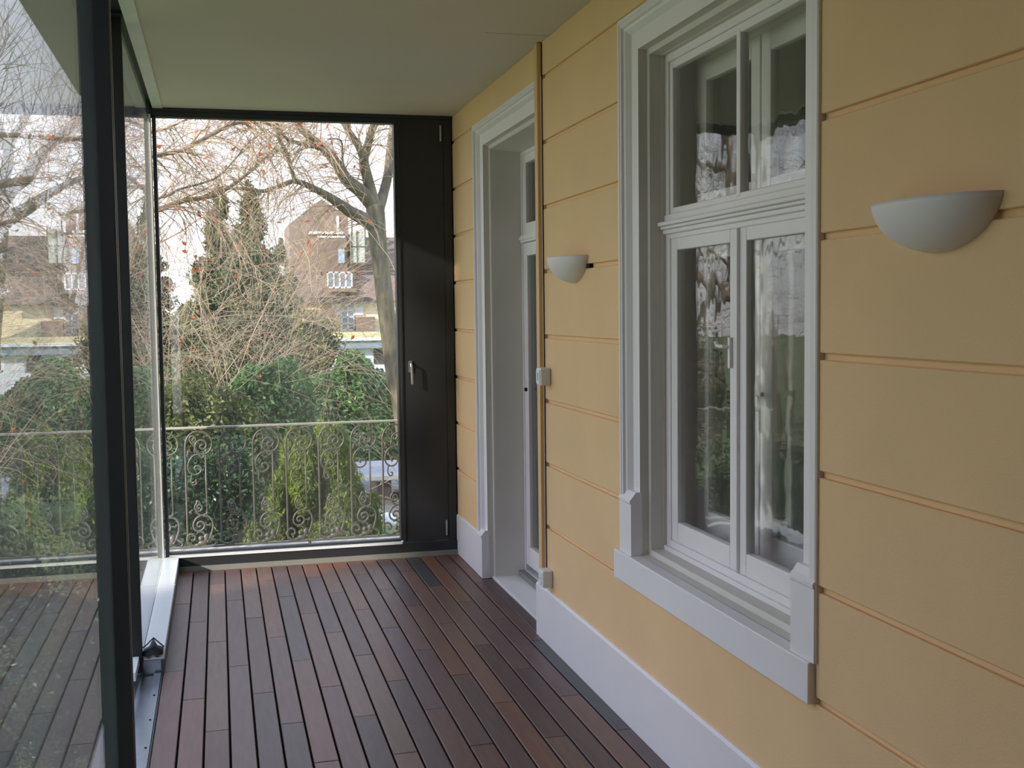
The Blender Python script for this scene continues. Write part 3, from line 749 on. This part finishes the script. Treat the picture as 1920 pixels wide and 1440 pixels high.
# unseen evergreens added to keep the sun off the porch
def yew(label, x, y, top, seed):
    n_ = 5
    lob = [(x, y+0.1*((k*7) % 3-1)*(0 if seed == 75 else 1), -1.4+(top-0.4)*k/(n_-1.0), 1.7-0.12*k, 1.42-0.02*k, 2.0) for k in range(n_)]
    bush('screen_yew', label, 'tree', (x, y), lob, 13000, 0.24, 0.09, M['leaf_fir'], M['core_g'], 0, seed, 'added evergreens screening the sun', 0.84, 0.88)
for i, (sy, st_) in enumerate(((-11.1, 8.2), (-8.7, 8.6), (-6.3, 8.2), (-3.9, 8.8), (-1.5, 8.5), (0.86, 8.4))):
    yew('unseen yew added to screen the sun, %s' % ['furthest back from the porch end', 'next to the rearmost', 'third from the back', 'tallest of the row', 'second from the front', 'foremost of the row beside the open lawn'][i], -7.6, sy, st_, 70+i)

# ---- branching wood
def grow(b, p, d, ln, r, depth, rnd, droop=0.0, spread=0.6, kids=(2, 3), tips=None, nseg=4, minr=0.003):
    pts = [p.copy()]; rad = [r]
    q = p.copy(); dd = d.copy()
    for i in range(nseg):
        dd = (dd + Vector((rnd.gauss(0, .12), rnd.gauss(0, .12), rnd.gauss(0, .10) - droop*0.25))).normalized()
        q = q + dd*ln/nseg; pts.append(q.copy()); rad.append(max(minr*0.7, r*(1-0.55*(i+1)/nseg)))
    b.tube(pts, rad, 5 if r > 0.02 else 3, cap=False)
    if depth == 0:
        if tips is not None: tips.append(pts[-1]); tips.append(pts[2])
        return
    for k in range(rnd.randint(*kids)):
        i = rnd.randint(1, nseg); base = pts[i]
        nd = (pts[i]-pts[i-1]).normalized()
        ax = Vector((rnd.gauss(0, 1), rnd.gauss(0, 1), rnd.gauss(0, 1))).cross(nd).normalized()
        nd = (Matrix.Rotation(spread*rnd.uniform(0.5, 1.3), 3, ax) @ nd)
        grow(b, base, nd, ln*rnd.uniform(0.55, 0.85), max(minr, rad[i]*0.62), depth-1, rnd, droop, spread, kids, tips, nseg, minr)
    grow(b, pts[-1], dd, ln*0.8, max(minr, rad[-1]), depth-1, rnd, droop, spread, kids, tips, nseg, minr)

BEECH={
 'trunk':[(3.20,18.00,-3.05,0.230),(3.05,18.00,-1.92,0.188),(2.82,18.00,-0.04,0.163),(2.70,18.00,0.60,0.150),(2.62,18.00,1.22,0.140),(2.56,18.00,1.73,0.135),(2.51,18.00,2.24,0.135),(2.46,18.00,2.75,0.140),(2.44,18.00,3.05,0.148),(2.43,18.00,3.25,0.144)],
 'limb_right':[(2.47,18.00,3.15,0.100),(2.59,18.10,3.47,0.078),(2.68,18.20,3.79,0.073),(2.74,18.30,4.18,0.070),(2.81,18.40,4.58,0.064),(2.91,18.50,5.07,0.051),(2.86,18.60,5.65,0.032)],
 'limb_middle':[(2.43,18.00,3.20,0.100),(2.35,17.95,3.50,0.090),(2.30,17.90,3.69,0.082),(2.25,17.85,3.91,0.077),(2.30,17.80,4.10,0.062),(2.37,17.75,4.35,0.059),(2.44,17.70,4.56,0.054),(2.50,17.65,4.90,0.044),(2.48,17.60,5.42,0.024)],
 'fork_middle':[(2.22,17.60,3.88,0.061),(2.13,17.52,4.09,0.056),(2.01,17.44,4.24,0.053),(1.91,17.36,4.39,0.048),(1.75,17.28,4.62,0.038),(1.63,17.20,4.95,0.026)],
 'limb_left':[(2.39,18.00,3.25,0.113),(2.20,17.87,3.44,0.107),(1.97,17.73,3.60,0.094),(1.81,17.60,3.82,0.081),(1.63,17.47,4.01,0.073),(1.43,17.33,4.14,0.063),(1.24,17.20,4.30,0.055),(1.02,17.07,4.46,0.043),(0.72,16.93,4.66,0.031),(0.41,16.80,4.94,0.019)],
 'limb_low':[(2.42,18.00,2.90,0.119),(2.24,17.85,3.01,0.107),(2.00,17.70,3.12,0.091),(1.74,17.55,3.28,0.068),(1.47,17.40,3.41,0.051),(1.17,17.25,3.51,0.038),(0.93,17.10,3.42,0.033),(0.67,16.95,3.33,0.028),(0.37,16.80,3.35,0.021),(0.08,16.65,3.31,0.015),(-0.21,16.50,3.18,0.010)],
 'low_up':[(1.13,16.90,3.48,0.031),(1.07,16.82,3.69,0.028),(1.01,16.73,3.86,0.028),(0.90,16.65,4.07,0.030),(0.89,16.57,4.24,0.028),(0.86,16.48,4.45,0.023),(0.75,16.40,4.70,0.016)],
 'low_side':[(1.61,17.20,3.97,0.033),(1.31,17.06,4.02,0.031),(1.05,16.92,4.07,0.026),(0.89,16.78,4.21,0.021),(0.68,16.64,4.25,0.015),(0.38,16.50,4.19,0.009)],
 'side2':[(1.89,17.00,3.51,0.024),(1.82,16.87,3.78,0.016),(1.79,16.73,4.04,0.013),(1.58,16.60,4.04,0.009)],
}
LEFTTREE={
 'branch_a':[(-1.72,15.00,3.29,0.044),(-1.15,15.09,3.45,0.038),(-0.71,15.17,3.57,0.032),(-0.38,15.26,3.66,0.029),(-0.07,15.34,3.84,0.026),(0.20,15.43,4.00,0.024),(0.45,15.51,4.09,0.019),(0.78,15.60,4.15,0.012)],
 'branch_b':[(-1.79,15.40,2.65,0.053),(-1.21,15.51,2.80,0.045),(-0.71,15.63,2.94,0.037),(-0.41,15.74,3.06,0.034),(0.01,15.86,3.16,0.030),(0.33,15.97,3.37,0.024),(0.66,16.09,3.66,0.019),(0.83,16.20,3.85,0.014)],
 'branch_c':[(-1.57,15.20,2.88,0.023),(-0.67,15.32,3.06,0.017),(-0.44,15.44,3.18,0.015),(0.01,15.56,3.34,0.013),(0.27,15.68,3.60,0.011),(0.49,15.80,3.89,0.008)],
 'branch_d':[(-1.58,15.60,3.81,0.026),(-0.79,15.80,3.95,0.018),(-0.43,16.00,4.11,0.014),(-0.11,16.20,4.33,0.010)],
}

def traced_tree(name, label, D, seed, twig_step, droop, barkmat, leafn):
    t = thing(name, label, 'tree'); rnd = random.Random(seed)
    tips = []; tw = MB()
    for k, pts in D.items():
        P = smooth_path([p[:3] for p in pts], 5)
        rad = []
        for i in range(len(P)):
            q = i/5.0; a = min(int(q), len(pts)-1); b2 = min(a+1, len(pts)-1); f_ = q-a
            rad.append(pts[a][3]*(1-f_)+pts[b2][3]*f_)
        b = MB(); b.tube(P, rad, 14 if rad[0] > 0.09 else 9)
        b.build('trunk' if k == 'trunk' else 'branch', barkmat, t, smooth=True)
        if k == 'trunk': continue
        for i in range(3, len(P)-1):
            for rep in range(twig_step):
                if rnd.random() < 0.62:
                    tdir = (P[i+1]-P[i]).normalized()
                    ax = Vector((rnd.gauss(0, 1), rnd.gauss(0, 1), rnd.gauss(0, 1))).cross(tdir).normalized()
                    nd = Matrix.Rotation(rnd.uniform(0.5, 1.2), 3, ax) @ tdir
                    grow(tw, P[i], nd, rnd.uniform(0.30, 0.75), min(0.011, rad[i]*0.5), 2, rnd, droop, 0.6, (1, 2), tips, 4, 0.0035)
    o = tw.build('twigs', M['twig'], t); o['kind'] = 'stuff'
    if leafn:
        C = np.array([tuple(rnd.choice(tips)) for _ in range(leafn)])
        C += NR.normal(size=C.shape)*0.05
        o = link('leaves', leaf_mesh('leaves', C, 0.085, 0.055, M['orange_leaf'], 0, seed), t); o['kind'] = 'stuff'
    return t
traced_tree('old_tree', 'big bare tree with ribbed trunk and forked limbs at the right of the end pane', BEECH, 5, 2, 0.35, M['bark'], 90)
# trunk of the left tree stands outside the frame of the pane
LEFTTREE['trunk'] = [(-4.6, 15.0, -3.0, 0.26), (-4.5, 15.0, -1.0, 0.22), (-4.3, 15.0, 0.8, 0.19), (-4.0, 15.1, 2.2, 0.16), (-3.8, 15.1, 3.6, 0.13), (-3.7, 15.1, 5.2, 0.09), (-3.5, 15.2, 7.0, 0.05)]
for k, z_ in (('branch_a', 2.6), ('branch_b', 1.6), ('branch_c', 2.1), ('branch_d', 3.4)):
    p0 = LEFTTREE[k][0]
    LEFTTREE[k] = [(-4.0, 15.1, z_, p0[3]*1.6), ((-4.0+p0[0])/2, 15.1, (z_+p0[2])/2+0.15, p0[3]*1.3)] + LEFTTREE[k]
traced_tree('beech_tree', 'bare tree reaching long arched branches in from the left of the pane', LEFTTREE, 9, 3, 0.45, M['bark_b'], 110)

# bare shrubs with arching twigs
def bare_shrub(label, x, y, h, n, seed, leafn, lean=(0, 0), group=None, r0=0.016):
    t = thing('bare_shrub', label, 'shrub', group=group); rnd = random.Random(seed); b = MB(); tips = []
    for i in range(n):
        a = rnd.uniform(0, 6.28); s_ = rnd.uniform(0.05, 0.42)
        d = Vector((math.cos(a)*s_+lean[0], math.sin(a)*s_+lean[1], 1)).normalized()
        grow(b, Vector((x+rnd.gauss(0, .25), y+rnd.gauss(0, .25), GZ)), d, h*rnd.uniform(0.42, 0.62), r0, 4, rnd, 0.35, 0.55, (1, 3), tips, 4, 0.004)
    o = b.build('stems', M['twig'], t)
    C = np.array([tuple(rnd.choice(tips)) for _ in range(leafn)]); C += NR.normal(size=C.shape)*0.06
    o = link('leaves', leaf_mesh('leaves', C, 0.075, 0.05, M['orange_leaf'], 0, seed), t); o['kind'] = 'stuff'
bare_shrub('tangled tan shrub with a few orange leaves, left in the end pane', -1.0, 21.0, 6.6, 10, 101, 130, (0.02, 0))
bare_shrub('tangled tan shrub reaching towards the middle of the end pane', 0.6, 27.0, 7.0, 10, 102, 90, (0.0, 0))
bare_shrub('looser tan shrub before the left end of the white house', 1.5, 42.0, 6.8, 7, 103, 50, (0.0, 0))
bare_shrub('bare tan shrub beyond the side glazing, near the porch corner', -5.2, 14.5, 5.0, 6, 104, 60, (-0.1, 0))
bare_shrub('bare tan shrub beside the side glazing, further from the porch', -4.6, 20.5, 6.4, 8, 105, 80, (0, 0))

# bare trees further away, one mesh shared
def bare_tree_mesh(seed, h, n=6):
    rnd = random.Random(seed); b = MB()
    b.tube([(0, 0, 0), (0.05, 0, h*0.2), (-0.03, 0.03, h*0.42)], [h*0.018, h*0.015, h*0.012], 8)
    for i in range(n):
        a = i*6.28/n+rnd.random(); z_ = h*rnd.uniform(0.22, 0.42)
        grow(b, Vector((0, 0, z_)), Vector((math.cos(a)*0.7, math.sin(a)*0.7, 1)).normalized(), h*0.24, h*0.009, 5, rnd, -0.05, 0.55, (1, 2), None, 3, 0.007)
    return b.mesh('bare_tree', M['bark_b'])
bt = [bare_tree_mesh(201, 11), bare_tree_mesh(202, 12)]
def bare_tree(x, y, k, s_, rz, label):
    o = link('bare_tree', bt[k]); o.location = (x, y, GZ); o.scale = (s_, s_, s_); o.rotation_euler = (0, 0, rz)
    tag(o, label, 'tree', group='bare trees in the garden')
bare_tree(-6.5, 24, 0, 1.0, 0.3, 'bare tree in the side garden closest to the porch corner')
bare_tree(-9.5, 34, 1, 1.1, 1.3, 'bare tree seen deep in the side garden behind the nearer ones')
bare_tree(-4.6, 38, 0, 1.1, 2.3, 'bare tree far off at the left edge of the white house')
bare_tree(2.6, 58, 1, 0.95, 0.9, 'bare tree between the firs and the white house')
bare_tree(5.2, 66, 0, 0.8, 2.0, 'bare tree right behind the tangle, before the brown roof')
bare_tree(-12, 20, 1, 1.2, 4.0, 'large bare tree beyond the side evergreens')
bare_tree(-14, 12, 0, 1.2, 5.0, 'bare tree at the outer edge of the side garden')
lob = [(-3.4, 26, -0.8, 1.2, 1, 1.6), (-4.8, 26, -0.6, 1.3, 1, 1.8), (-6.2, 26.5, -0.9, 1.2, 1, 1.5), (-2.2, 26, -1.3, 1.0, 1, 1.4), (-8, 27, -0.6, 1.5, 1, 1.8)]
bush('side_hedge', 'long dark green hedge across the side garden', 'hedge', (-4, 26), lob, 14000, 0.16, 0.07, M['leaf_dark'], M['core_g'], 0, 81)
lob = [(-2.3, 12.0, -1.4, 0.9, 0.9, 1.4), (-3.3, 12.4, -1.3, 1.0, 0.9, 1.6), (-1.5, 11.6, -1.9, 0.8, 0.8, 1.1), (-2.4, 9.5, -2.0, 1.1, 1.1, 1.1), (-1.9, 7.6, -2.2, 0.9, 1.0, 1.0)]
bush('side_bush', 'rounded green bush below the porch corner on the garden side', 'bush', (-2.4, 11.1), lob, 26000, 0.06, 0.026, M['leaf_dark'], M['core_g'], 0, 82)

# ---- stone table, lump for an unidentified white spot
tb_ = thing('stone_table', 'grey slab garden table on a dark pier, seen through the railing at right', 'table')
MB().box(3.25, 4.75, 26.5, 29.3, -2.36, -2.25).build('table_top', M['stone'], tb_, bevel=0.01)
MB().box(3.60, 3.95, 27.3, 28.5, GZ+0.03, -2.36).build('pier', M['stone_dark'], tb_, bevel=0.01)
MB().box(4.35, 4.62, 27.3, 28.5, GZ+0.03, -2.36).build('pier', M['stone_dark'], tb_, bevel=0.01)
ws = MB(); ws.sphere((3.42, 24.3, GZ+0.10), 0.20, 10, 7, sc=(1, 0.8, 0.9), noise=0.12, seed=4)
tag(ws.build('white_lump', M['lump_white'], None, smooth=True), 'small white lump below the railing, stands for an unidentified white spot', 'stone')

# ---- low white house
wh = thing('white_house', 'low white flat roofed house with pale blue fascia behind the laurels', 'house')
b = MB(); b.box(5.6, 16, 72, 80, GZ, -0.70); b.build('wall', M['h_white'], wh)
MB().box(5.3, 16.4, 71.4, 80.5, -0.72, -0.22).build('fascia', M['h_fascia'], wh)
MB().box(5.2, 16.5, 71.2, 80.6, -0.24, -0.06).build('roof_edge', M['h_edge'], wh)
MB().box(5.0, 16.5, 72.0, 80.6, -0.06, 0.14).build('moss_strip', M['h_ochre'], wh, label='yellowish moss and gravel on the flat roof')
MB().box(1.7, 5.2, 73.5, 79, -0.9, -0.62).build('low_roof', M['h_tile'], wh)
MB().box(1.7, 5.2, 73.0, 73.5, -0.62, 0.05).build('low_fascia', M['h_white'], wh)
MB().box(1.9, 5.6, 74, 79, GZ, -0.9).build('side_wall', M['h_yellow'], wh)
def house_window(par, x0, x1, y, z0, z1, nx, nz, fr=0.06, glassm=None, framem=None):
    f = MB(); gl_ = glassm or M['h_glass']
    ring(f, x0, x1, y-0.06, y, z0, z1, 0) if False else None
    f.box(x0, x1, y-0.08, y-0.02, z0, z0+fr); f.box(x0, x1, y-0.08, y-0.02, z1-fr, z1)
    for i in range(nx+1):
        xx = x0+(x1-x0-fr)*i/nx; f.box(xx, xx+fr, y-0.08, y-0.02, z0, z1)
    for j in range(1, nz):
        zz = z0+(z1-z0)*j/nz; f.box(x0, x1, y-0.08, y-0.02, zz-fr*0.4, zz+fr*0.4)
    o = f.build('window', framem or M['h_frame'], par)
    for i in range(nx):
        xa_ = x0+(x1-x0-fr)*i/nx+fr; xb_ = x0+(x1-x0-fr)*(i+1)/nx
        MB().box(xa_, xb_, y-0.05, y-0.04, z0+fr, z1-fr).build('pane', gl_, o)
house_window(wh, 7.15, 8.45, 72, -1.6, -0.78, 2, 1, 0.10, M['h_dark'])
house_window(wh, 9.45, 10.3, 72, -1.74, -0.78, 1, 1, 0.03, M['h_dark'], M['h_dark'])
house_window(wh, 11.6, 12.9, 72, -1.7, -0.78, 2, 1, 0.10, M['h_dark'])

# ---- yellow house with brown mansard roof
yh = thing('yellow_house', 'tall yellow house with brown mansard roof and white shutters in the distance', 'house')
MB().box(4.6, 17.5, 96, 106, GZ, 2.45).build('wall', M['h_yellow'], yh)
b = MB()
b.add([(4.2, 95.4, 2.40), (17.9, 95.4, 2.40), (17.9, 106.4, 2.40), (4.2, 106.4, 2.40), (4.9, 97.0, 4.60), (17.2, 97.0, 4.60), (17.2, 105, 4.60), (4.9, 105, 4.60)],
      [(0,1,5,4),(1,2,6,5),(2,3,7,6),(3,0,4,7),(4,5,6,7),(0,3,2,1)])
b.build('lower_roof', M['h_tile'], yh)
b = MB()
b.add([(6.0, 98, 4.6), (11.3, 98, 4.6), (11.3, 98, 9.3), (8.75, 98, 11.0), (6.0, 98, 8.9), (6.0, 105, 4.6), (11.3, 105, 4.6), (11.3, 105, 9.3), (8.75, 105, 11.0), (6.0, 105, 8.9)],
      [(0,1,2,3,4),(9,8,7,6,5),(0,5,6,1),(1,6,7,2),(2,7,8,3),(3,8,9,4),(4,9,5,0)])
b.build('gable', M['h_tile2'], yh)
b = MB(); b.box(11.3, 16.8, 98.6, 105, 4.6, 5.6); b.add([(11.3,98.6,5.6),(16.8,98.6,5.6),(16.8,105,5.6),(11.3,105,5.6),(11.3,100.5,8.0),(15.6,100.5,8.0),(15.6,104,8.0),(11.3,104,8.0)],[(0,1,5,4),(1,2,6,5),(2,3,7,6),(4,5,6,7)])
b.build('upper_roof', M['h_tile'], yh)
b = MB(); b.box(7.6, 10.4, 97.2, 98.1, 8.05, 8.25); b.box(8.3, 10.6, 97.4, 98.1, 7.75, 7.92); b.build('balcony_rail', M['h_frame'], yh)
b = MB(); b.box(8.5, 10.7, 97.3, 98, 4.9, 7.7); b.add([(8.5,97.3,4.6),(8.5,97.3,7.7),(6.9,97.3,4.6),(8.5,98,4.6),(8.5,98,7.7),(6.9,98,4.6)],[(0,1,2),(3,5,4),(1,4,5,2),(0,2,5,3)]); b.build('dormer_front', M['h_brown'], yh)
MB().box(9.95, 10.15, 97.9, 98.1, 7.9, 9.6).build('roof_trim', M['h_frame'], yh)
MB().box(10.95, 11.15, 97.85, 98.05, 8.1, 9.5).build('roof_trim', M['h_frame'], yh)
house_window(yh, 9.85, 10.55, 97.3, 5.55, 6.9, 1, 1, 0.08, M['h_glass_sky'], M['h_tile'])
cs_ = MB(); cs_.add([(11.0,96.8,5.6),(12.2,96.8,5.6),(12.2,98,5.6),(11.0,98,5.6),(11.0,96.8,8.0),(12.2,96.8,8.6),(12.2,98,8.6),(11.0,98,8.0)],[(0,3,2,1),(4,5,6,7),(0,1,5,4),(1,2,6,5),(3,0,4,7)])
o = cs_.build('glass_bay', M['h_cons'], yh)
b = MB()
for xx in (11.0, 11.45, 12.15): b.box(xx, xx+0.08, 96.72, 96.8, 5.6, 8.1+(0.5 if xx > 12 else 0.1))
b.box(11.0, 12.2, 96.72, 96.8, 6.95, 7.03); b.box(11.0, 12.2, 96.72, 96.8, 5.56, 5.64)
b.build('glazing_bars', M['h_dark'], o)
b = MB(); b.box(8.75, 11.2, 95.2, 96.8, 3.2, 3.45); b.box(8.75, 11.1, 95.9, 97.2, 3.4, 4.9); b.build('dormer_box', M['h_tile2'], yh)
house_window(yh, 8.85, 10.95, 95.9, 3.5, 4.85, 4, 1, 0.12, M['h_glass'])
MB().box(7.4, 12.2, 94.9, 95.6, 2.2, 2.75).build('eave', M['h_dark'], yh)
house_window(yh, 9.95, 11.05, 96, 0.0, 2.2, 2, 4, 0.09, M['h_glass'])
for (a, c_) in ((9.2, 9.93), (11.07, 11.8)):
    MB().box(a, c_, 95.86, 95.97, 1.25, 2.25).build('shutter', M['h_frame'], yh)
MB().box(6.9, 9.3, 94.4, 95.96, -0.2, 1.75).build('balcony', M['h_brown'], yh)
MB().box(11.1, 12.6, 94.6, 95.96, -0.2, 1.1).build('balcony', M['h_brown'], yh)
